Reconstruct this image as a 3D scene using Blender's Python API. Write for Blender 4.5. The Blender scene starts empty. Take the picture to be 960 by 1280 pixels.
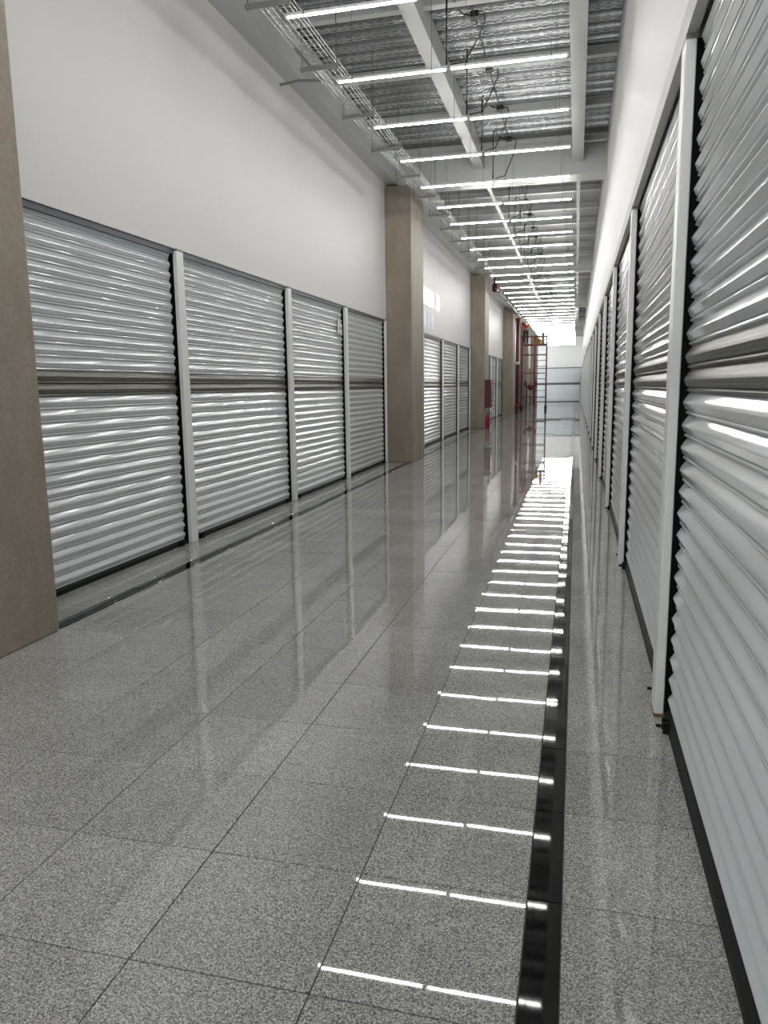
import bpy, bmesh, math, random
from mathutils import Vector, Matrix
random.seed(7)
S = bpy.context.scene
C = S.collection

# ------------------------------------------------------------------ camera, world, exposure
F_PX, IMG_H = 942.0, 1280.0
cam_d = bpy.data.cameras.new('camera'); cam = bpy.data.objects.new('camera', cam_d); C.objects.link(cam)
cam_d.sensor_fit = 'VERTICAL'; cam_d.sensor_height = 32.0; cam_d.sensor_width = 24.0
cam_d.lens = F_PX / IMG_H * 32.0
cam_d.clip_start = 0.05; cam_d.clip_end = 300
RIGHT = Vector((0.9696, 0.2443, -0.0133)); DOWN = Vector((0.0273, -0.1622, -0.9864)); FWD = Vector((-0.2431, 0.956, -0.1639))
m3 = Matrix((RIGHT, -DOWN, -FWD)).transposed()
cam.matrix_world = Matrix.Translation((0, 0, 1.5)) @ m3.to_4x4()
S.camera = cam
W = bpy.data.worlds.new('world'); S.world = W; W.use_nodes = True
bgn = W.node_tree.nodes['Background']; bgn.inputs[0].default_value = (0.90, 0.97, 1.0, 1); bgn.inputs[1].default_value = 2.2
S.view_settings.view_transform = 'Standard'; S.view_settings.look = 'None'
S.view_settings.gamma = 1.0; S.view_settings.use_curve_mapping = False
S.view_settings.exposure = -0.12
TUBE_STRENGTH = 84.0

# ------------------------------------------------------------------ materials
MATS = {}
def new_mat(name, col, rough=0.5, metal=0.0, spec=0.5):
    m = bpy.data.materials.new(name); m.use_nodes = True
    b = m.node_tree.nodes['Principled BSDF']
    b.inputs['Base Color'].default_value = (*col, 1); b.inputs['Roughness'].default_value = rough
    b.inputs['Metallic'].default_value = metal; b.inputs['Specular IOR Level'].default_value = spec
    MATS[name] = m
    return m, m.node_tree, b
def N(nt, t, **kw):
    n = nt.nodes.new(t)
    for k, v in kw.items():
        if k in n.inputs: n.inputs[k].default_value = v
        else: setattr(n, k, v)
    return n
def ramp(nt, stops):
    r = nt.nodes.new('ShaderNodeValToRGB'); e = r.color_ramp.elements
    while len(e) < len(stops): e.new(0.5)
    for k, (p, c) in enumerate(stops):
        e[k].position = p; e[k].color = (c[0], c[1], c[2], 1) if not isinstance(c, (int, float)) else (c, c, c, 1)
    return r
def world_pos(nt): return nt.nodes.new('ShaderNodeNewGeometry').outputs['Position']
def bump(nt, b, height, strength, dist):
    n = N(nt, 'ShaderNodeBump'); n.inputs['Strength'].default_value = strength; n.inputs['Distance'].default_value = dist
    nt.links.new(height, n.inputs['Height']); nt.links.new(n.outputs[0], b.inputs['Normal']); return n
def noise(nt, vec, scale, detail=2.0, rough=0.5):
    n = nt.nodes.new('ShaderNodeTexNoise'); n.inputs['Scale'].default_value = scale
    n.inputs['Detail'].default_value = detail; n.inputs['Roughness'].default_value = rough
    nt.links.new(vec, n.inputs['Vector']); return n.outputs['Fac']
def mapping(nt, vec, scale):
    n = nt.nodes.new('ShaderNodeMapping'); n.inputs['Scale'].default_value = scale
    nt.links.new(vec, n.inputs['Vector']); return n.outputs[0]
def mixc(nt, fac, a, b, blend='MIX'):
    n = nt.nodes.new('ShaderNodeMix'); n.data_type = 'RGBA'; n.blend_type = blend
    for sock, v in ((n.inputs[0], fac), (n.inputs[6], a), (n.inputs[7], b)):
        if hasattr(v, 'is_linked'): nt.links.new(v, sock)
        elif isinstance(v, tuple): sock.default_value = (*v, 1)
        else: sock.default_value = v
    return n.outputs[2]

# polished speckled granite
def granite(name, stops, tint, rough, sp=0.8):
    m, nt, b = new_mat(name, (0.3, 0.3, 0.3), rough, spec=sp)
    p = world_pos(nt)
    r1 = ramp(nt, stops)
    vo = nt.nodes.new('ShaderNodeTexVoronoi'); vo.inputs['Scale'].default_value = 250; nt.links.new(p, vo.inputs['Vector'])
    sp_ = nt.nodes.new('ShaderNodeSeparateColor'); nt.links.new(vo.outputs['Color'], sp_.inputs[0])
    mr = nt.nodes.new('ShaderNodeMapRange'); mr.inputs['To Min'].default_value = 0.36; mr.inputs['To Max'].default_value = 0.65; nt.links.new(sp_.outputs[0], mr.inputs['Value'])
    av = nt.nodes.new('ShaderNodeMix'); av.data_type = 'FLOAT'; av.inputs[0].default_value = 0.55
    nt.links.new(noise(nt, p, 170, 3.0, 0.62), av.inputs[2]); nt.links.new(mr.outputs[0], av.inputs[3])
    nt.links.new(av.outputs[0], r1.inputs[0])
    big = ramp(nt, [(0.3, 0.86), (0.7, 1.08)]); nt.links.new(noise(nt, p, 1.3, 3.0), big.inputs[0])
    c = mixc(nt, 1.0, r1.outputs[0], big.outputs[0], 'MULTIPLY')
    oi = nt.nodes.new('ShaderNodeObjectInfo'); rr = ramp(nt, [(0.0, 0.92), (1.0, 1.06)]); nt.links.new(oi.outputs['Random'], rr.inputs[0])
    c = mixc(nt, 1.0, c, rr.outputs[0], 'MULTIPLY'); c = mixc(nt, 1.0, c, tint, 'MULTIPLY')
    nt.links.new(c, b.inputs['Base Color'])
    bump(nt, b, noise(nt, p, 4.0, 1.0), 1.0, 0.00007)
    return m
granite('grey_granite', [(0.36, 0.07), (0.45, 0.22), (0.53, 0.45), (0.61, 0.72)], (1.0, 1.0, 0.965), 0.018)
granite('black_granite', [(0.40, 0.004), (0.6, 0.010), (0.75, 0.03)], (1, 1, 1.05), 0.03, 0.35)
new_mat('joint_grout', (0.07, 0.07, 0.065), 0.8)

m, nt, b = new_mat('white_wall_paint', (0.75, 0.742, 0.732), 0.5)
bump(nt, b, noise(nt, world_pos(nt), 60, 3), 0.08, 0.002)

m, nt, b = new_mat('concrete', (0.2, 0.19, 0.165), 0.6, spec=0.4)
p = world_pos(nt)
r1 = ramp(nt, [(0.25, (0.235, 0.196, 0.155)), (0.5, (0.305, 0.258, 0.207)), (0.8, (0.375, 0.325, 0.268))]); nt.links.new(noise(nt, mapping(nt, p, (1.6, 1.6, 0.7)), 1.6, 6, 0.6), r1.inputs[0])
r2 = ramp(nt, [(0.35, 0.85), (0.65, 1.08)]); nt.links.new(noise(nt, p, 38, 4, 0.7), r2.inputs[0])
nt.links.new(mixc(nt, 1.0, r1.outputs[0], r2.outputs[0], 'MULTIPLY'), b.inputs['Base Color'])
bump(nt, b, noise(nt, p, 25, 5, 0.7), 0.25, 0.004)

m, nt, b = new_mat('shutter_paint', (0.70, 0.73, 0.75), 0.2, 0.12, 0.6)
p = world_pos(nt); rr = ramp(nt, [(0.3, 0.09), (0.7, 0.15)]); nt.links.new(noise(nt, mapping(nt, p, (1, 0.6, 4)), 3, 3), rr.inputs[0]); nt.links.new(rr.outputs[0], b.inputs['Roughness'])
bump(nt, b, noise(nt, mapping(nt, p, (0.0, 1.0, 0.0)), 2.2, 1), 0.5, 0.0008)

m, nt, b = new_mat('bare_slat_metal', (0.2, 0.195, 0.17), 0.4, 0.35)
p = world_pos(nt); fine = noise(nt, mapping(nt, p, (1, 0.5, 160)), 2.0, 2)
rr = ramp(nt, [(0.35, (0.07, 0.069, 0.056)), (0.65, (0.23, 0.225, 0.19))]); nt.links.new(fine, rr.inputs[0]); nt.links.new(rr.outputs[0], b.inputs['Base Color'])
bump(nt, b, fine, 0.4, 0.002)

new_mat('post_paint', (0.84, 0.835, 0.82), 0.38)
new_mat('channel_grey', (0.26, 0.26, 0.25), 0.45, 0.3)
new_mat('header_grey', (0.52, 0.51, 0.49), 0.5)
new_mat('header_dark', (0.10, 0.11, 0.12), 0.5, 0.3)
new_mat('guide_slot_shade', (0.006, 0.006, 0.007), 0.8, spec=0.1)  # near-black, paints the shade inside the shutter guide slots
new_mat('rubber_black', (0.008, 0.008, 0.009), 0.6, spec=0.2)
new_mat('void_dark', (0.02, 0.02, 0.02), 0.9)
new_mat('beam_paint', (0.52, 0.53, 0.525), 0.28)
new_mat('soffit_paint', (0.34, 0.35, 0.345), 0.45)
m, nt, b = new_mat('galvanised_deck', (0.36, 0.37, 0.375), 0.26, 0.75)
p = world_pos(nt)
vor = nt.nodes.new('ShaderNodeTexVoronoi'); vor.inputs['Scale'].default_value = 60; nt.links.new(p, vor.inputs['Vector'])
rr = ramp(nt, [(0.0, (0.30, 0.31, 0.315)), (1.0, (0.44, 0.45, 0.455))]); nt.links.new(vor.outputs['Color'], rr.inputs[0]); nt.links.new(rr.outputs[0], b.inputs['Base Color'])
new_mat('galvanised_wire', (0.42, 0.43, 0.42), 0.4, 0.8)
new_mat('steel_cable', (0.12, 0.12, 0.12), 0.5, 0.3)
new_mat('black_cable', (0.012, 0.012, 0.012), 0.5)
new_mat('lamp_body', (0.8, 0.8, 0.8), 0.35)
new_mat('lamp_clip', (0.25, 0.25, 0.25), 0.4, 0.5)
m, nt, b = new_mat('tube_glow', (0.9, 0.9, 0.9), 0.4)
b.inputs['Emission Color'].default_value = (1.0, 0.985, 0.955, 1); b.inputs['Emission Strength'].default_value = TUBE_STRENGTH
new_mat('fire_red', (0.26, 0.010, 0.018), 0.35)
new_mat('dark_red', (0.09, 0.010, 0.018), 0.4)
new_mat('scaffold_red', (0.15, 0.018, 0.03), 0.45)
new_mat('pipe_white', (0.6, 0.57, 0.54), 0.35)
new_mat('glass_dark', (0.12, 0.05, 0.06), 0.08)
new_mat('plank_wood', (0.22, 0.13, 0.06), 0.7)
new_mat('yellow_plastic', (0.55, 0.33, 0.03), 0.45)
new_mat('grey_plastic', (0.16, 0.17, 0.17), 0.5)
new_mat('paper_white', (0.78, 0.78, 0.76), 0.6)
new_mat('paper_print', (0.22, 0.22, 0.22), 0.7)
new_mat('light_patch_white', (0.92, 0.92, 0.94), 0.22)  # bright colour for the light patches painted on the left wall
new_mat('light_patch_blue', (0.58, 0.60, 0.80), 0.4)  # bluish colour for the fainter painted light patches
new_mat('skin', (0.36, 0.2, 0.13), 0.55)
new_mat('shirt_red', (0.55, 0.04, 0.025), 0.8)
new_mat('trousers_dark', (0.022, 0.024, 0.03), 0.85)
new_mat('hair_black', (0.012, 0.01, 0.01), 0.7)
new_mat('pale_floor', (0.55, 0.56, 0.55), 0.12)

# ------------------------------------------------------------------ helpers
def mesh_from(name, verts, faces, mat, smooth=False):
    me = bpy.data.meshes.new(name); me.from_pydata([tuple(v) for v in verts], [], faces); me.update()
    me.materials.append(MATS[mat])
    bm = bmesh.new(); bm.from_mesh(me); bmesh.ops.recalc_face_normals(bm, faces=bm.faces); bm.to_mesh(me); bm.free()
    if smooth:
        for q in me.polygons: q.use_smooth = True
        if smooth == 'angle': me.set_sharp_from_angle(angle=math.radians(20))
    return me
class MB:
    def __init__(s): s.v = []; s.f = []
    def box(s, x0, x1, y0, y1, z0, z1):
        n = len(s.v)
        s.v += [(x, y, z) for z in (z0, z1) for y in (y0, y1) for x in (x0, x1)]
        s.f += [[n + i for i in q] for q in ((0, 2, 3, 1), (4, 5, 7, 6), (0, 1, 5, 4), (2, 6, 7, 3), (0, 4, 6, 2), (1, 3, 7, 5))]
        return s
    def tube(s, pts, r, seg=6, cap=True):
        pts = [Vector(p) for p in pts]; n0 = len(s.v)
        for i, p in enumerate(pts):
            a = pts[max(i - 1, 0)]; c = pts[min(i + 1, len(pts) - 1)]; t = (c - a).normalized()
            u = t.cross(Vector((0, 0, 1)))
            if u.length < 1e-3: u = Vector((1, 0, 0))
            u.normalize(); w = t.cross(u); rr = r[i] if isinstance(r, (list, tuple)) else r
            for k in range(seg):
                an = 2 * math.pi * k / seg; s.v.append(p + (u * math.cos(an) + w * math.sin(an)) * rr)
        for i in range(len(pts) - 1):
            for k in range(seg):
                s.f.append([n0 + i * seg + k, n0 + i * seg + (k + 1) % seg, n0 + (i + 1) * seg + (k + 1) % seg, n0 + (i + 1) * seg + k])
        if cap:
            s.f.append([n0 + k for k in range(seg)]); e = n0 + (len(pts) - 1) * seg; s.f.append([e + k for k in range(seg)])
        return s
    def prism(s, prof, a0, a1, axis='y'):     # profile of (x, z) extruded along y, or (y, z) along x
        n = len(s.v); k = len(prof)
        for a in (a0, a1):
            for (q, z) in prof: s.v.append((q, a, z) if axis == 'y' else (a, q, z))
        for i in range(k): s.f.append([n + i, n + (i + 1) % k, n + k + (i + 1) % k, n + k + i])
        s.f.append([n + i for i in range(k)]); s.f.append([n + k + i for i in range(k)])
        return s
    def mesh(s, name, mat, smooth=False): return mesh_from(name, s.v, s.f, mat, smooth)
def link(name, me, parent=None, loc=(0, 0, 0), rot=(0, 0, 0), scale=(1, 1, 1)):
    o = bpy.data.objects.new(name, me); C.objects.link(o)
    o.location = loc; o.rotation_euler = rot; o.scale = scale
    if parent: o.parent = parent
    return o
def tag(o, label=None, cat=None, group=None, kind=None):
    if label: o['label'] = label
    if cat: o['category'] = cat
    if group: o['group'] = group
    if kind: o['kind'] = kind
    return o
def thing(name, label, cat, loc=(0, 0, 0), rz=0, group=None):
    o = bpy.data.objects.new(name, None); C.objects.link(o); o.empty_display_size = 0.1
    o.location = loc; o.rotation_euler = (0, 0, rz)
    return tag(o, label, cat, group)
def bevel(o, w, seg=2):
    md = o.modifiers.new('bevel', 'BEVEL'); md.width = w; md.segments = seg; md.limit_method = 'ANGLE'; return o

# ------------------------------------------------------------------ measures (metres; camera stands at x=0, y=0)
XL, XR = -3.65, 0.42            # faces of the two long walls
Y0, Y1 = -7.0, 68.5             # corridor behind the camera .. end wall
Z_LINT_L, Z_LINT_R = 2.79, 2.97
Z_DECK = 5.80
COL_PITCH, COL_LEN = 12.1, 1.22
COL_END = [3.955, 15.94, 28.15, 40.25, 52.35, 64.45]
COL_X = -3.14
L_EDGES = [[3.955, 6.60, 9.42, 11.95, 14.62], [15.94, 18.35, 21.2, 24.1, 26.8]]
for k in (2, 3, 4):
    a, e = COL_END[k], COL_END[k + 1] - COL_LEN
    L_EDGES.append([a + (e - a) * i / 4 for i in range(5)])
R_POSTS = [3.44 + 3.035 * k for k in range(-1, 21)]

# ------------------------------------------------------------------ floor
TX = [-3.155 + (3.055 / 6) * i for i in range(7)]       # joints between the two black inlays
TP, TY0 = 0.4855, 1.566
cols = [(-3.69, -3.275, 'g'), (-3.275, -3.155, 'b')] + [(TX[i], TX[i + 1], 'g') for i in range(6)] + [(-0.10, 0.0, 'b'), (0.0, 0.46, 'g')]
slab = MB().box(-3.9, 0.7, Y0, Y1, -0.12, -0.0035)
floor = tag(link('floor', slab.mesh('floor', 'joint_grout')), kind='structure', label='polished grey speckled granite floor with two black inlay lines')
GAP = 0.0018
def tile_mesh(w, mat):
    h = TP / 2 - GAP; w = w / 2 - GAP; e = 0.0012
    v = [(-w, -h, -0.012), (w, -h, -0.012), (w, h, -0.012), (-w, h, -0.012), (-w, -h, -e), (w, -h, -e), (w, h, -e), (-w, h, -e),
         (-w + e, -h + e, 0), (w - e, -h + e, 0), (w - e, h - e, 0), (-w + e, h - e, 0)]
    f = [(0, 1, 5, 4), (1, 2, 6, 5), (2, 3, 7, 6), (3, 0, 4, 7), (4, 5, 9, 8), (5, 6, 10, 9), (6, 7, 11, 10), (7, 4, 8, 11), (8, 9, 10, 11), (3, 2, 1, 0)]
    return mesh_from('tile', v, f, mat)
tms = [tile_mesh(b_ - a_, 'grey_granite' if k == 'g' else 'black_granite') for a_, b_, k in cols]
R_FIRST, R_LAST = -1, 24
for r in range(R_FIRST, R_LAST + 1):
    yc = TY0 + TP * (r + 0.5)
    for (a_, b_, k), me in zip(cols, tms):
        t = 0.0011 if k == 'g' else 0.0022
        link('floor_tile' if k == 'g' else 'inlay_tile', me, floor, ((a_ + b_) / 2, yc, 0), (random.uniform(-t, t), random.uniform(-t, t), 0))
rest = {'g': MB(), 'b': MB()}
r = int((Y0 - TY0) / TP)
while TY0 + TP * (r + 1) < Y1 - 0.2:
    if not (R_FIRST <= r <= R_LAST):
        yc = TY0 + TP * (r + 0.5)
        for a_, b_, k in cols:
            t = 0.0011 if k == 'g' else 0.0022
            sx, sy = random.uniform(-t, t), random.uniform(-t, t); w, h = (b_ - a_) / 2 - GAP, TP / 2 - GAP; M_ = rest[k]; n = len(M_.v); xc = (a_ + b_) / 2
            M_.v += [(xc + u * w, yc + q * h, -0.008) for u, q in ((-1, -1), (1, -1), (1, 1), (-1, 1))] + [(xc + u * w, yc + q * h, u * w * sx + q * h * sy) for u, q in ((-1, -1), (1, -1), (1, 1), (-1, 1))]
            M_.f += [[n + i for i in q] for q in ((4, 5, 6, 7), (0, 1, 5, 4), (1, 2, 6, 5), (2, 3, 7, 6), (3, 0, 4, 7))]
    r += 1
tag(link('far_floor_tiles', rest['g'].mesh('far_tiles', 'grey_granite'), floor), kind='stuff')
tag(link('far_inlay_tiles', rest['b'].mesh('far_inlay', 'black_granite'), floor), kind='stuff')

# ------------------------------------------------------------------ walls
w = MB().box(XL - 0.25, XL, Y0, COL_END[-1], Z_LINT_L, Z_DECK + 0.3)
wall_left = tag(link('wall_left', w.mesh('wall_left', 'white_wall_paint')), kind='structure', label='plain white upper wall above the shutters between concrete columns')
tag(link('wall_rear_left', MB().box(XL - 0.25, XL, Y0, COL_END[0] - COL_LEN - 0.001, 0, Z_LINT_L).mesh('wall_rear_left', 'white_wall_paint')), kind='structure')
tag(link('wall_recess_left', MB().box(XL - 0.29, XL - 0.20, COL_END[0] - COL_LEN, COL_END[-1], 0, Z_LINT_L).mesh('recess', 'void_dark')), kind='structure')
w = MB().box(XR, XR + 0.25, Y0, Y1, Z_LINT_R, Z_DECK + 0.3)
wall_right = tag(link('wall_right', w.mesh('wall_right', 'white_wall_paint')), kind='structure', label='plain white upper wall above the unbroken shutter row')
tag(link('wall_rear_right', MB().box(XR, XR + 0.25, Y0, 0.3, 0, Z_LINT_R).mesh('wall_rear_right', 'white_wall_paint')), kind='structure')
tag(link('wall_recess_right', MB().box(XR + 0.18, XR + 0.27, 0.3, Y1, 0, Z_LINT_R).mesh('recess', 'void_dark')), kind='structure')
wall_end = tag(link('wall_end', MB().box(XL - 0.25, XR + 0.25, Y1, Y1 + 0.2, 0, Z_DECK + 0.3).mesh('wall_end', 'white_wall_paint')), kind='structure', label='white end wall closing the corridor')

# header channels over the shutters
hd = MB()
for ed in L_EDGES: hd.box(XL - 0.12, XL - 0.012, ed[0], ed[-1], Z_LINT_L - 0.05, Z_LINT_L)
tag(link('trim_1', hd.mesh('trim_1', 'header_dark')), kind='structure', label='dark header channel above the shutters on the columned wall')
hr = MB().box(0.385, 0.427, 0.3, Y1, 2.862, Z_LINT_R + 0.006)
hr.box(0.427, 0.56, 0.3, Y1, 2.93, Z_LINT_R)
tag(link('trim_2', hr.mesh('trim_2', 'header_grey')), kind='structure', label='grey steel header channel above the unbroken shutter row')

# ------------------------------------------------------------------ roller shutters
PITCH = 0.0945
PROF = [(0.000, 0.0945), (0.003, 0.0905), (0.0145, 0.0738), (0.0205, 0.0640), (0.0243, 0.0565), (0.0254, 0.0515), (0.0145, 0.0250), (0.0050, 0.0215), (0.0060, 0.0185), (0.0115, 0.0168), (0.0135, 0.0120), (0.0120, 0.0068), (0.0050, 0.0045), (0.0, 0.001), (0.0, 0.0), (-0.004, 0.0), (-0.004, 0.0945)]
def slat_prof(dz=0): return [(-d, z + dz) for d, z in PROF]      # ridge points towards -x
SLAT = MB().prism(slat_prof(), -0.5, 0.5).mesh('slat', 'shutter_paint', 'angle')
BARE = MB().prism(slat_prof(), -0.5, 0.5).mesh('bare_slat', 'bare_slat_metal', 'angle')
def multi(n):
    b_ = MB()
    for i in range(n): b_.prism(slat_prof(i * PITCH), -0.5, 0.5)
    return b_
LOWER = multi(15).mesh('lower_curtain', 'shutter_paint', 'angle'); UPPER = {n: multi(n).mesh('upper_curtain', 'shutter_paint', 'angle') for n in (12, 13)}; BAND = multi(2).mesh('band', 'bare_slat_metal')
BAR = MB().prism([(-0.036, 0.0), (0.006, 0.0), (0.006, 0.05), (-0.012, 0.05), (-0.036, 0.034)], -0.5, 0.5).mesh('bottom_seal', 'rubber_black')
LATCH = MB().tube([(-0.046, -0.05, 0.02), (-0.046, 0.04, 0.02)], 0.012, 8).tube([(-0.046, -0.005, 0.024), (-0.085, -0.005, 0.024)], 0.008, 8).box(-0.058, -0.03, -0.035, -0.02, 0.0, 0.05).box(-0.058, -0.03, 0.012, 0.027, 0.0, 0.05).mesh('latch', 'rubber_black')
def shutter(x, ya, yb, right, label, group, rz=None, single=True):
    # local frame: the ridges look towards -x; right-hand wall needs no turn, left-hand wall is turned by 180 degrees
    L = yb - ya - 0.05
    t = thing('roller_shutter', label, 'shutter', (x, (ya + yb) / 2, 0), (0 if right else math.pi) if rz is None else rz, group)
    link('bottom_seal', BAR, t, scale=(1, L, 1))
    for s in (-1, 1): link('latch', LATCH, t, (0, s * (L / 2 - 0.12), 0))
    z = 0.042
    if single:
        for i in range(30 if right else 29):
            me = BARE if i in (15, 16) else SLAT
            link('bare_slat' if me is BARE else 'slat', me, t, (random.uniform(-0.0012, 0.0012), 0, z + i * PITCH), (0, random.uniform(-0.012, 0.012), 0), (1, L, 1))
    else:
        tag(link('lower_slats', LOWER, t, (0, 0, z), scale=(1, L, 1)), kind='stuff')
        tag(link('bare_slats', BAND, t, (0, 0, z + 15 * PITCH), scale=(1, L, 1)), kind='stuff')
        tag(link('upper_slats', UPPER[13 if right else 12], t, (0, 0, z + 17 * PITCH), scale=(1, L, 1)), kind='stuff')
    return t
XSL, XSR = -3.715, 0.462
BAYL = [
 ['white ribbed roller shutter between the bare concrete pier and the first white post',
  'white ribbed roller shutter one post away from the paper-stickered shutter',
  'white ribbed roller shutter with a torn paper notice near its upper corner',
  'white ribbed roller shutter between the paper-stickered one and a concrete column']]
for bi, ed in enumerate(L_EDGES):
    for i in range(4):
        ya, yb = ed[i], ed[i + 1]
        lab = BAYL[0][i] if bi == 0 else ('white ribbed roller shutter below the painted light patches on the white wall' if (bi, i) == (1, 1) else
              'white ribbed roller shutter in the bay before the fire hose cabinet column' if bi == 1 else 'small distant roller shutter in the columned bays past the fire hose cabinet')
        g = None if bi == 0 or (bi, i) == (1, 1) else ('shutters before the cabinet column' if bi == 1 else 'distant shutters on the columned wall')
        shutter(XSL, ya + (0.13 if i else 0.0), yb, False, lab, g, single=(bi == 0))
for k in range(len(R_POSTS) - 1):
    ya, yb = R_POSTS[k] + 0.13, R_POSTS[k + 1]
    if k == 0: lab, g = 'large white ribbed roller shutter ending at a chipped post, on the wall without columns', None
    elif k <= 6: lab, g = 'white ribbed roller shutter, %s past the post with the chipped foot' % ('', 'first', 'second', 'third', 'fourth', 'fifth', 'sixth')[k], 'shutters in the unbroken row'
    else: lab, g = 'small distant white roller shutter in the long unbroken row facing the concrete columns', 'shutters in the unbroken row'
    shutter(XSR, ya, yb, True, lab, g, single=(k < 4))
t = shutter(Y1, -3.55, 0.33, True, 'wide pale roller shutter in the end wall of the corridor', None, rz=math.pi / 2, single=False)
t.location = (-1.61, Y1 - 0.045, 0)
hd = MB().box(-3.6, 0.36, Y1 - 0.08, Y1, 2.88, 2.94)
tag(link('trim_3', hd.mesh('trim_3', 'header_dark')), kind='structure', label='dark header over the end wall shutter')

# posts between shutters
def post(x, y, sx, label, group, top, wid=0.13):
    t = thing('shutter_post', label, 'post', (x, y, 0), 0, group)
    a, c = (0, 0.042 * sx); g0, g1 = 0.042 * sx, 0.13 * sx
    b_ = MB().box(min(a, c), max(a, c), 0, wid, 0.002, top)
    bevel(link('face_cover', b_.mesh('face_cover', 'post_paint'), t), 0.006)
    b_ = MB().box(min(g0, g1), max(g0, g1), 0.004, wid - 0.004, 0, top)
    link('slot_shade_rail', b_.mesh('slot_shade_rail', 'guide_slot_shade'), t)  # solid rail, its dark colour stands in for the shaded open slot
    b_ = MB().box(min(0, 0.05 * sx), max(0, 0.05 * sx), 0.01, wid - 0.01, top, top + 0.022)
    link('end_cap', b_.mesh('end_cap', 'channel_grey'), t)
    return t
for bi, ed in enumerate(L_EDGES):
    for i in range(1, 5):
        lab = ['', 'white steel post nearest the bare concrete pier, between two shutters', 'white steel post left of the paper-stickered shutter', 'white steel post next to the torn paper notice', 'slim white steel post tucked against a concrete column'][i] if bi == 0 else 'thin white steel post in the columned bays beyond the first column'
        post(-3.632, ed[i], -1, lab, None if bi == 0 else 'posts in the far columned bays', 2.77, 0.13 if i < 4 else 0.07)
for k, y in enumerate(R_POSTS):
    lab = 'white steel post with rusty chipped foot beside the large shutter' if k == 1 else ('white steel post, %s past the one with the chipped foot' % ('first', 'second', 'third', 'fourth', 'fifth')[k - 2] if 2 <= k <= 6 else 'small distant white steel post in the long unbroken row of shutters')
    post(0.383, y, 1, lab, None if 1 <= k <= 6 else 'posts in the unbroken row', 2.84)
foot = MB().box(0.381, 0.428, R_POSTS[1] - 0.004, R_POSTS[1] + 0.132, 0, 0.014)
m, nt, b = new_mat('rust', (0.22, 0.11, 0.05), 0.8)
link('rusty_foot', foot.mesh('rusty_foot', 'rust'), None)
ro = bpy.data.objects['rusty_foot']; pr = [o for o in bpy.data.objects if o.get('label', '').startswith('white steel post with rusty')][0]
ro.parent = pr; ro.location = (-0.383, -R_POSTS[1], 0)

# ------------------------------------------------------------------ concrete columns
for k, ye in enumerate(COL_END):
    me = MB().box(XL - 0.1, COL_X, ye - COL_LEN, ye, 0, 5.26 if k else Z_DECK).mesh('concrete_column', 'concrete')
    lab = ['wide bare concrete pier beside the first white shutter', 'square bare concrete column after the fourth shutter', 'concrete column carrying the red fire hose cabinet', 'concrete column in front of the red standpipe', 'concrete column standing behind the red scaffold', 'concrete column closest to the end wall'][k]
    bevel(tag(link('concrete_column', me), lab, 'column'), 0.012)

# ------------------------------------------------------------------ ceiling
ceiling = tag(link('ceiling', MB().box(XL - 0.3, XR + 0.3, Y0, Y1 + 0.3, Z_DECK + 0.12, Z_DECK + 0.3).mesh('ceiling', 'soffit_paint')), kind='structure', label='steel deck ceiling over the corridor')
RIB = 0.30
def deck_mesh(n):
    b_ = MB(); nr = 3; w = RIB * nr
    prof = []
    for i in range(nr):
        o = i * RIB
        prof += [(o, 0.09), (o + 0.10, 0.09), (o + 0.125, 0.0), (o + 0.165, 0.0), (o + 0.175, 0.014), (o + 0.20, 0.014), (o + 0.21, 0.0), (o + 0.255, 0.0), (o + 0.28, 0.09)]
    prof += [(w, 0.09), (w, 0.098), (0, 0.098)]
    b_.prism(prof, XL, XR, 'x')
    # embossed dimples in the rib flanks
    for i in range(nr):
        for yy in (0.145, 0.232):
            x = XL + 0.5
            while x < XR - 0.05:
                b_.box(x, x + 0.055, i * RIB + yy - 0.016, i * RIB + yy + 0.016, -0.008, 0.001); x += 0.12
    return b_.mesh('deck_sheet', 'galvanised_deck')
DS = deck_mesh(3)
y = 5.2
while y + 0.9 < 14.95:
    link('deck_sheet', DS, ceiling, (0, y, Z_DECK)); y += 0.9
link('flat_soffit', MB().box(XL, XR, 14.9, Y1, Z_DECK, Z_DECK + 0.12).mesh('flat_soffit', 'soffit_paint'), ceiling)
link('flat_soffit', MB().box(XL, XR, Y0, 5.2, Z_DECK, Z_DECK + 0.12).mesh('flat_soffit', 'soffit_paint'), ceiling)

def ibeam(bw, z0, z1, tf=0.016, tw=0.012):     # profile centred on 0
    h = bw / 2; q = tw / 2
    return [(-h, z0), (h, z0), (h, z0 + tf), (q, z0 + tf), (q, z1 - tf), (h, z1 - tf), (h, z1), (-h, z1), (-h, z1 - tf), (-q, z1 - tf), (-q, z0 + tf), (-h, z0 + tf)]
def boxp(bw, z0, z1): return [(-bw / 2, z0), (bw / 2, z0), (bw / 2, z0 + 0.016), (bw / 2 - 0.008, z0 + 0.016), (bw / 2 - 0.008, z1), (-bw / 2 + 0.008, z1), (-bw / 2 + 0.008, z0 + 0.016), (-bw / 2, z0 + 0.016)]
def beam_obj(name, prof, a0, a1, axis, loc, label, group=None, mat='beam_paint'):
    return tag(link(name, MB().prism(prof, a0, a1, axis).mesh(name, mat), None, loc), label, 'beam', group)
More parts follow.
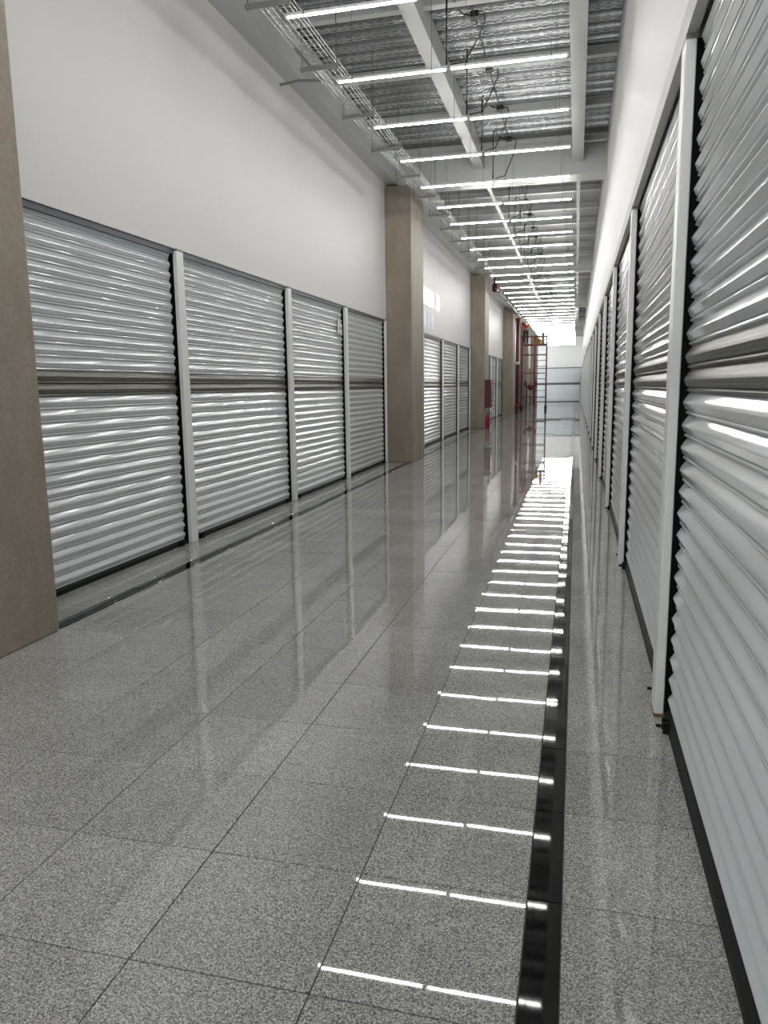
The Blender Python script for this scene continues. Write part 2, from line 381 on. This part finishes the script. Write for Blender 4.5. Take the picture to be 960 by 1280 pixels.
# long beams under the deck, then slim runners in the following bays
beam_obj('steel_beam', boxp(0.18, 5.48, Z_DECK - 0.002), Y0, 14.915, 'y', (-1.86, 0, 0), 'white steel beam running lengthwise over the lamp row joints')
beam_obj('steel_beam', boxp(0.195, 5.48, Z_DECK - 0.002), Y0, 14.915, 'y', (-0.085, 0, 0), 'white steel beam running lengthwise near the unbroken shutter wall')
for x, wd, lab in ((-1.85, 0.08, 'slim white runner along the ceiling over the lamps'), (-0.075, 0.07, 'slim white runner along the ceiling near the unbroken shutter wall')):
    beam_obj('ceiling_runner', [(-wd / 2, 5.48), (wd / 2, 5.48), (wd / 2, 5.52), (-wd / 2, 5.52)], 15.45, 39.0, 'y', (x, 0, 0), lab)
beam_obj('steel_beam', ibeam(0.2, 5.50, Z_DECK - 0.002), 39.66, 51.44, 'y', (-0.085, 0, 0), 'distant white lengthwise beam leading to the end wall')
# transverse girders on the column heads
for k, yg in enumerate((15.15, 27.4, 39.5, 51.6, 63.8)):
    prof = ibeam(0.46 if k == 0 else 0.3, 5.262, Z_DECK - 0.002, 0.02)
    if k == 0: prof = [(-0.23, 5.262), (0.30, 5.262), (0.30, 5.28), (-0.22, 5.28), (-0.22, Z_DECK - 0.002), (-0.23, Z_DECK - 0.002)]
    beam_obj('cross_girder', prof, -3.42, XR, 'x', (0, yg, 0), 'deep grey plate girder crossing where the steel deck ends' if k == 0 else 'shallow grey girder crossing the far ceiling above a column', None if k == 0 else 'far cross girders')
# joists
jy = [7.3, 9.12, 10.95, 12.77, 14.5] + [17.99 + 1.72 * i for i in range(30)]
jp = ibeam(0.11, 5.68, Z_DECK - 0.002, 0.012)
JM = MB().prism(jp, -3.42, XR - 0.02, 'x').mesh('joist', 'beam_paint')
for y in jy:
    if y > Y1 - 0.3 or any(abs(y - q) < 0.35 for q in (27.4, 39.5, 51.6, 63.8)): continue
    near = y < 15
    tag(link('ceiling_joist', JM, None, (0, y, 0)), ('light steel joist crossing under the ribbed metal deck, %s from the deep girder' % ['fifth', 'fourth', 'third', 'second', 'first'][jy.index(y)]) if near else 'light steel joist crossing under the flat grey ceiling', 'beam', 'joists under the metal deck' if near else 'joists under the flat ceiling')
# edge beam along the columned wall
eb = MB().prism([(XL, 5.30), (-3.425, 5.30), (-3.425, 5.318), (-3.435, 5.318), (-3.435, 5.78), (-3.425, 5.78), (-3.425, Z_DECK - 0.002), (XL, Z_DECK - 0.002)], Y0, COL_END[-1], 'y')
edge = tag(link('edge_beam', eb.mesh('edge_beam', 'beam_paint')), 'white steel edge beam along the top of the columned wall', 'beam')
tag(link('edge_beam', MB().box(XR - 0.018, XR, Y0, Y1, 5.45, Z_DECK - 0.002).mesh('edge_beam', 'beam_paint')), 'slim grey steel edge strip along the top of the unbroken shutter wall', 'beam')

# ------------------------------------------------------------------ tube lights
TL = 1.205
TUBE = MB().tube([(-TL / 2 + 0.012, 0, 0), (TL / 2 - 0.012, 0, 0)], 0.0105, 8).mesh('tube', 'tube_glow', True)
CAPM = MB().tube([(-0.012, 0, 0), (0.012, 0, 0)], 0.0115, 8).mesh('end_cap', 'lamp_body')
HOUS = MB().prism([(-0.012, 0.006), (-0.009, 0.010), (0.009, 0.010), (0.012, 0.006), (0.012, 0.022), (0.008, 0.034), (-0.008, 0.034), (-0.012, 0.022)], -TL / 2, TL / 2, 'x').mesh('housing', 'lamp_body')
CLIP = MB().box(-0.006, 0.006, -0.014, 0.014, -0.0135, 0.037).mesh('clip', 'lamp_clip')
ZL = 4.76
WIRE = MB().tube([(0, 0, 0.035), (0, 0, Z_DECK - ZL)], 0.0026, 5).mesh('hanger_wire', 'steel_cable')
def tube_light(x, y, z, rz, label, group):
    t = thing('tube_light', label, 'lamp', (x, y, z), rz, group)
    link('tube', TUBE, t); link('housing', HOUS, t)
    for s in (-1, 1):
        link('end_cap', CAPM, t, (s * (TL / 2 - 0.006), 0, 0))
        link('clip', CLIP, t, (s * TL * 0.36, 0, 0)); link('hanger_wire', WIRE, t, (s * TL * 0.36, 0, 0))
rows = [6.93 + 1.522 * k for k in range(-7, 40)]
for k, y in enumerate(rows):
    if y > Y1 - 0.4: continue
    for side, x in ((0, -2.0025), (1, -0.7725)):
        q = k - 7; hw = 'columned wall' if side == 0 else 'unbroken shutter wall'
        if 0 <= q <= 4: lab, g = 'tube light, %s row before the deep cross girder, by the %s' % (('fifth', 'fourth', 'third', 'second', 'first')[q], hw), 'suspended tube lights'
        elif 5 <= q <= 9: lab, g = 'tube light, %s row past the deep cross girder, by the %s' % (('first', 'second', 'third', 'fourth', 'fifth')[q - 5], hw), 'suspended tube lights'
        else: lab, g = 'tube light in the dense far rows, half nearer the %s' % hw, 'far tube lights by the ' + hw
        tube_light(x, y + (random.uniform(-0.012, 0.012) if side else 0), ZL + random.uniform(-0.006, 0.006), random.uniform(-0.004, 0.004), lab, g)
# power feed: cable with junction boxes and drops
def droop(p, q, sag, n=8):
    p, q = Vector(p), Vector(q); return [p.lerp(q, i / n) - Vector((0, 0, sag * 4 * (i / n) * (1 - i / n))) for i in range(n + 1)]
for k, y in enumerate(rows):
    if y < 5 or y > 40: continue
    if any(abs(y + 1.0 - q) < 0.45 for q in (15.15, 27.4, 39.5)): continue
    t = thing('junction_box', 'black junction box with drooping lamp cords under the ceiling', 'junction box', (-1.25, y + 1.0, 5.66), 0, 'lamp junction boxes')
    bevel(link('box', MB().box(-0.05, 0.05, -0.05, 0.05, 0.0, 0.07).mesh('box', 'black_cable'), t), 0.008)
    link('cord', MB().tube([(-0.05, 0, 0.04), (-0.14, -0.02, 0.06), (-0.17, -0.2, 0.05), (-0.17, -0.6, 0.0), (-0.16, -0.95, -0.1), (-0.16, -1.0, -0.3), (-0.16, -1.0, -0.845)], 0.010, 6).mesh('cord', 'black_cable', True), t)
    link('cord', MB().tube([(0.05, 0, 0.04), (0.11, -0.01, 0.03), (0.13, -0.04, -0.05), (0.12, -0.4, -0.32), (0.02, -0.85, -0.78), (-0.12, -0.99, -0.845)], 0.008, 6).mesh('cord', 'black_cable', True), t)
    if not any(y + 0.9 < q < y + 2.6 for q in (15.15, 27.4, 39.5)) and not any(y + 0.9 < q < y + 2.6 for q in ()): link('feed_conduit', MB().tube(droop((0, 0.05, 0.03), (0, 1.52 - 0.05, 0.03), 0.0), 0.009, 6).mesh('feed_conduit', 'black_cable', True), t)

# ------------------------------------------------------------------ wire cable tray
LW, CW = MB(), MB()
SEC = 3.0
for x, z in [(-0.14, 0.10), (-0.14, 0.05), (-0.14, 0), (-0.085, 0), (-0.03, 0), (0.03, 0), (0.085, 0), (0.14, 0), (0.14, 0.05), (0.14, 0.10)]:
    LW.tube([(x, 0, z), (x, SEC, z)], 0.0035, 5)
for i in range(30):
    yy = 0.05 + i * 0.1
    CW.tube([(-0.14, yy, 0.10), (-0.14, yy, 0.0), (0.14, yy, 0.0), (0.14, yy, 0.10)], 0.003, 4)
LWM, CWM = LW.mesh('long_wires', 'galvanised_wire'), CW.mesh('cross_wires', 'galvanised_wire')
BRK = MB().box(-0.24, 0.20, -0.02, 0.02, -0.045, -0.006).mesh('bracket', 'channel_grey')
ROD = MB().tube([(0, 0, -0.06), (0, 0, 0.77)], 0.005, 6).mesh('rod', 'steel_cable')
for i in range(8):
    y = 2.0 + i * SEC
    t = thing('cable_tray', 'galvanised wire mesh cable tray hung along the top of the columned wall', 'cable tray', (-2.82, y, 5.0), 0, 'lengths of wire cable tray')
    tag(link('long_wires', LWM, t), kind='stuff'); tag(link('cross_wires', CWM, t), kind='stuff')
    for yy in (0.55, 2.1):
        br = link('bracket', BRK, t, (0, yy, 0))
        for s in (-0.22, 0.18): link('rod', ROD, br, (s, 0, 0))
tag(link('data_cable', MB().tube([(-2.985, 8.2, 5.04), (-2.99, 8.9, 5.05), (-3.02, 9.25, 5.10), (-3.15, 9.35, 5.16), (-3.35, 9.32, 5.17), (-3.60, 9.3, 5.14)], 0.016, 8).mesh('data_cable', 'channel_grey', True)), 'grey flexible conduit leaving the wire tray towards the white wall', 'conduit')

# ------------------------------------------------------------------ fire service
def fire_cabinet(y, label):
    t = thing('fire_cabinet', label, 'fire cabinet', (COL_X, y, 0.72))
    bevel(link('case', MB().box(0.002, 0.20, -0.38, 0.38, 0, 0.98).mesh('case', 'dark_red'), t), 0.01)
    d = link('door', MB().box(0.20, 0.222, -0.36, 0.36, 0.02, 0.96).mesh('door', 'dark_red'), t)
    link('pane', MB().box(0.222, 0.226, -0.28, 0.28, 0.30, 0.88).mesh('pane', 'glass_dark'), d)
    link('handle', MB().box(0.222, 0.245, 0.29, 0.31, 0.42, 0.56).mesh('handle', 'channel_grey'), d)
    link('side_sign', MB().box(0.04, 0.16, -0.384, -0.379, 0.52, 0.80).mesh('side_sign', 'glass_dark'), t)
    link('side_sign', MB().box(0.06, 0.14, -0.386, -0.381, 0.10, 0.42).mesh('side_sign', 'dark_red'), t)
def lathe(prof, seg=14):
    b_ = MB(); n = len(prof)
    for r_, z in prof:
        for k in range(seg): b_.v.append((r_ * math.cos(2 * math.pi * k / seg), r_ * math.sin(2 * math.pi * k / seg), z))
    for i in range(n - 1):
        for k in range(seg): b_.f.append([i * seg + k, i * seg + (k + 1) % seg, (i + 1) * seg + (k + 1) % seg, (i + 1) * seg + k])
    b_.f.append(list(range(seg))); b_.f.append([(n - 1) * seg + k for k in range(seg)])
    return b_
def extinguisher(x, y, label):
    t = thing('fire_extinguisher', label, 'fire extinguisher', (x, y, 0))
    link('cylinder', lathe([(0.07, 0.0), (0.085, 0.01), (0.085, 0.40), (0.07, 0.46), (0.03, 0.50), (0.025, 0.53)]).mesh('cylinder', 'fire_red', True), t)
    v = link('valve', lathe([(0.03, 0.53), (0.03, 0.57), (0.015, 0.585)]).mesh('valve', 'channel_grey'), t)
    link('lever', MB().box(-0.02, 0.02, -0.11, 0.03, 0.585, 0.605).box(-0.015, 0.015, -0.09, 0.02, 0.615, 0.63).mesh('lever', 'black_cable'), v)
    link('hose', MB().tube([(0.03, 0, 0.56), (0.10, -0.02, 0.58), (0.125, -0.03, 0.45), (0.11, -0.03, 0.18)], 0.012, 8).mesh('hose', 'black_cable', True), t)
fire_cabinet(27.36, 'red fire hose cabinet mounted on the concrete column above an extinguisher')
extinguisher(-3.0, 26.8, 'red fire extinguisher standing under the fire hose cabinet')
t = thing('standpipe', 'dark red vertical standpipe rising beside a distant concrete column', 'pipe', (-3.04, 40.75, 0))
link('riser', MB().tube([(0, 0, 0), (0, 0, 4.93)], 0.085, 12).mesh('riser', 'dark_red', True), t)
for z in (0.35, 2.55, 4.76): link('coupling', MB().tube([(0, 0, z), (0, 0, z + 0.14)], 0.12, 12).mesh('coupling', 'fire_red' if z != 2.55 else 'pipe_white', True), t)
link('side_branch', MB().tube([(0, 0, 0.5), (0.3, 0.5, 0.5)], 0.06, 10).mesh('side_branch', 'dark_red', True), t)
t = thing('ceiling_pipe', 'pale pipe running along the columned wall under the ceiling', 'pipe', (-2.97, 28.4, 5.05))
link('pipe_run', MB().tube([(0, 0.2, 0), (0, 18.6, 0)], 0.045, 10).mesh('pipe_run', 'pipe_white', True), t)
link('valve', lathe([(0.05, -0.22), (0.09, -0.18), (0.10, 0.02), (0.06, 0.08), (0.03, 0.10), (0.03, 0.74)], 10).mesh('valve', 'dark_red', True), t)
for i in range(6): link('clamp', MB().box(-0.06, 0.06, 1.5 + i * 3, 1.56 + i * 3, -0.06, 0.06).box(-0.01, 0.01, 1.52 + i * 3, 1.54 + i * 3, 0.06, 0.55).mesh('clamp', 'dark_red'), t)
t = thing('hose_rack', 'dark red hose rack with valves standing by the scaffold foot', 'hose rack', (-3.0, 50.2, 0))
for s in (-0.12, 0.38): link('leg', MB().box(s - 0.04, s + 0.04, -0.05, 0.05, 0, 1.5).mesh('leg', 'dark_red'), t)
link('coil', lathe([(0.16, -0.08), (0.20, -0.04), (0.20, 0.04), (0.16, 0.08)], 16).mesh('coil', 'dark_red', True), t, (0.12, 0, 1.35), (math.pi / 2, 0, 0))
for s in (-0.2, 0.45): link('valve', MB().box(s - 0.08, s + 0.08, -0.1, 0.1, 1.38, 1.72).mesh('valve', 'dark_red'), t)

# ------------------------------------------------------------------ scaffold
t = thing('scaffold_tower', 'red rolling scaffold tower with ladder frame before the end wall', 'scaffold', (-2.56, 47.9, 0))
xs, ys = (-0.74, 0.03, 0.74), (-0.4, 0.4)
for x in (-0.74, 0.03, 0.74):
    for yy in ys: link('upright', MB().tube([(x, yy, 0.24), (x, yy, 4.45)], 0.028, 8).mesh('upright', 'scaffold_red', True), t)
for z in (0.75, 1.15, 1.5, 1.85, 2.2, 2.6, 2.95, 3.3):
    link('rung', MB().tube([(0.03, -0.4, z), (0.74, -0.4, z)], 0.02, 6).mesh('rung', 'scaffold_red', True), t)
for z in (0.75, 2.2, 3.3, 3.88, 4.4):
    link('ledger', MB().tube([(-0.74, -0.4, z), (0.74, -0.4, z)], 0.024, 6).mesh('ledger', 'scaffold_red', True), t)
    link('ledger', MB().tube([(-0.74, 0.4, z), (0.74, 0.4, z)], 0.024, 6).mesh('ledger', 'scaffold_red', True), t)
for x in (-0.74, 0.74):
    for z in (0.75, 2.2, 3.88, 4.4): link('transom', MB().tube([(x, -0.4, z), (x, 0.4, z)], 0.022, 6).mesh('transom', 'scaffold_red', True), t)
for yy in (-0.26, 0.0, 0.26): link('plank', MB().box(-0.78, 0.78, yy - 0.12, yy + 0.12, 3.91, 3.95).mesh('plank', 'plank_wood'), t)
for x in (-0.74, 0.74):
    for yy in ys:
        c = link('caster', MB().tube([(x - 0.05, yy, 0.12), (x + 0.05, yy, 0.12)], 0.12, 14).mesh('caster', 'rubber_black', True), t)
        link('fork', MB().box(x - 0.06, x + 0.06, yy - 0.03, yy + 0.03, 0.14, 0.28).mesh('fork', 'grey_plastic'), c)
t = thing('tool_bucket', 'yellow bucket standing on the scaffold deck', 'bucket', (-2.3, 47.8, 3.951))
link('pail', lathe([(0.11, 0), (0.15, 0.28), (0.16, 0.28), (0.16, 0.30), (0.14, 0.30), (0.10, 0.02)]).mesh('pail', 'yellow_plastic', True), t)
link('handle', MB().tube([(-0.15, 0, 0.28), (-0.1, 0, 0.38), (0, 0, 0.42), (0.1, 0, 0.38), (0.15, 0, 0.28)], 0.006, 5).mesh('handle', 'grey_plastic', True), t)
tag(link('gas_cylinder', lathe([(0.08, 0), (0.1, 0.03), (0.1, 0.55), (0.05, 0.68), (0.03, 0.70), (0.03, 0.80)]).mesh('gas_cylinder', 'grey_plastic', True), None, (-2.05, 47.95, 3.951)), 'slim grey cylinder standing on the scaffold deck', 'cylinder')

# worker on the scaffold, seen from behind, one arm raised towards the pipes
def skin(name, nodes, edges, mat, parent=None, root=0):
    me = bpy.data.meshes.new(name); me.from_pydata([n[0] for n in nodes], edges, []); me.materials.append(MATS[mat])
    o = link(name, me, parent)
    sm = o.modifiers.new('skin', 'SKIN'); sm.use_smooth_shade = True
    for i, n in enumerate(nodes):
        sv = me.skin_vertices[0].data[i]; r_ = n[1]; sv.radius = (r_, r_) if not isinstance(r_, tuple) else r_
        sv.use_root = (i == root)
    ss = o.modifiers.new('sub', 'SUBSURF'); ss.levels = 1; ss.render_levels = 2
    return o
pn = [((0, 0, 0.92), (0.13, 0.10)), ((0, 0, 1.10), (0.13, 0.09)), ((0, 0.02, 1.33), (0.16, 0.10)), ((0, 0.03, 1.44), (0.07, 0.06)), ((0, 0.06, 1.50), 0.052), ((0, 0.08, 1.60), (0.072, 0.085)), ((0, 0.09, 1.68), (0.06, 0.07)),
      ((-0.09, 0, 0.84), 0.088), ((-0.11, 0.01, 0.48), 0.058), ((-0.12, -0.01, 0.10), 0.042), ((-0.12, 0.14, 0.035), 0.034),
      ((0.09, 0, 0.84), 0.088), ((0.11, 0.02, 0.48), 0.058), ((0.12, 0.0, 0.10), 0.042), ((0.12, 0.15, 0.035), 0.034),
      ((-0.20, 0.03, 1.37), 0.055), ((-0.27, 0.06, 1.10), 0.042), ((-0.20, 0.24, 0.98), 0.033), ((-0.16, 0.33, 1.0), 0.03),
      ((0.20, 0.03, 1.37), 0.055), ((0.42, 0.12, 1.22), 0.042), ((0.60, 0.20, 1.38), 0.033), ((0.66, 0.22, 1.45), 0.03)]
pe = [(0, 1), (1, 2), (2, 3), (3, 4), (4, 5), (5, 6), (0, 7), (7, 8), (8, 9), (9, 10), (0, 11), (11, 12), (12, 13), (13, 14), (2, 15), (15, 16), (16, 17), (17, 18), (2, 19), (19, 20), (20, 21), (21, 22)]
per = thing('person', 'person in red shirt and dark trousers working on the scaffold deck', 'person', (-3.08, 47.9, 3.951))
per.scale = (0.94, 0.94, 0.94)
skin('body', pn, pe, 'skin', per)
skin('shirt', [((0, 0, 0.95), (0.15, 0.115)), ((0, 0, 1.10), (0.148, 0.108)), ((0, 0.02, 1.33), (0.178, 0.118)), ((0, 0.03, 1.43), (0.085, 0.075)), ((-0.20, 0.03, 1.37), 0.07), ((-0.25, 0.05, 1.18), 0.062), ((0.20, 0.03, 1.37), 0.07), ((0.36, 0.1, 1.26), 0.062)], [(0, 1), (1, 2), (2, 3), (2, 4), (4, 5), (2, 6), (6, 7)], 'shirt_red', per)
skin('trousers', [((0, 0, 0.97), (0.142, 0.112)), ((-0.09, 0, 0.83), 0.10), ((-0.11, 0.01, 0.48), 0.075), ((-0.12, -0.01, 0.09), 0.062), ((0.09, 0, 0.83), 0.10), ((0.11, 0.02, 0.48), 0.075), ((0.12, 0.0, 0.09), 0.062)], [(0, 1), (1, 2), (2, 3), (0, 4), (4, 5), (5, 6)], 'trousers_dark', per)
skin('hair', [((0, 0.07, 1.62), (0.078, 0.088)), ((0, 0.08, 1.70), (0.066, 0.076))], [(0, 1)], 'hair_black', per)
for x in (-0.12, 0.12): link('shoe', MB().box(x - 0.045, x + 0.045, -0.06, 0.20, 0.0, 0.075).mesh('shoe', 'hair_black'), per)

# ------------------------------------------------------------------ paper notice and painted light patches
t = thing('paper_notice', 'torn white paper notice stuck on a ribbed shutter beside a post', 'paper', (-3.679, 11.78, 2.33))
sh = []
b_ = MB(); nz = 10; pts = []
for i in range(nz + 1):
    z = 0.235 * i / nz; yl = -0.12 - 0.02 * math.sin(i * 1.3); yr = 0.11 + 0.012 * math.cos(i * 1.9)
    if i > 6: yr -= (i - 6) * 0.028
    pts.append((yl, yr, z, 0.004 * math.sin(i * 1.2)))
for yl, yr, z, d in pts: b_.v += [(d, yl, z), (d, yr, z), (d + 0.001, yl, z), (d + 0.001, yr, z)]
for i in range(nz):
    a = i * 4; c = a + 4
    b_.f += [[a, a + 1, c + 1, c], [a + 2, c + 2, c + 3, a + 3], [a, c, c + 2, a + 2], [a + 1, a + 3, c + 3, c + 1]]
link('sheet', b_.mesh('sheet', 'paper_white'), t)
link('dark_print', MB().box(0.006, 0.0075, -0.03, 0.03, 0.075, 0.12).mesh('dark_print', 'paper_print'), t)
link('dark_print', MB().box(0.006, 0.0075, 0.0, 0.035, 0.19, 0.215).mesh('dark_print', 'paper_print'), t)
link('dark_print', MB().box(0.006, 0.0075, -0.06, -0.01, 0.012, 0.022).mesh('dark_print', 'paper_print'), t)
for i, (ya, yb) in enumerate(((18.3, 19.2), (19.25, 19.85), (20.2, 20.68))):  # thin pale panels stand in for patches of light on the wall
    tag(link('painted_light_patch', MB().box(XL + 0.001, XL + 0.006, ya, yb, 3.49, 3.88).mesh('painted_light_patch', 'light_patch_white')), 'painted white light patch high on the wall past the concrete column', 'sheet', 'upper painted light patches')
for i, (ya, yb) in enumerate(((18.3, 18.85), (18.95, 19.35), (19.5, 19.85))):  # fainter bluish light below, likewise put in as thin coloured panels
    tag(link('painted_light_patch', MB().box(XL + 0.001, XL + 0.006, ya, yb, 2.95, 3.33).mesh('painted_light_patch', 'light_patch_blue')), 'painted bluish light patch just above the shutters past the concrete column', 'sheet', 'lower painted light patches')
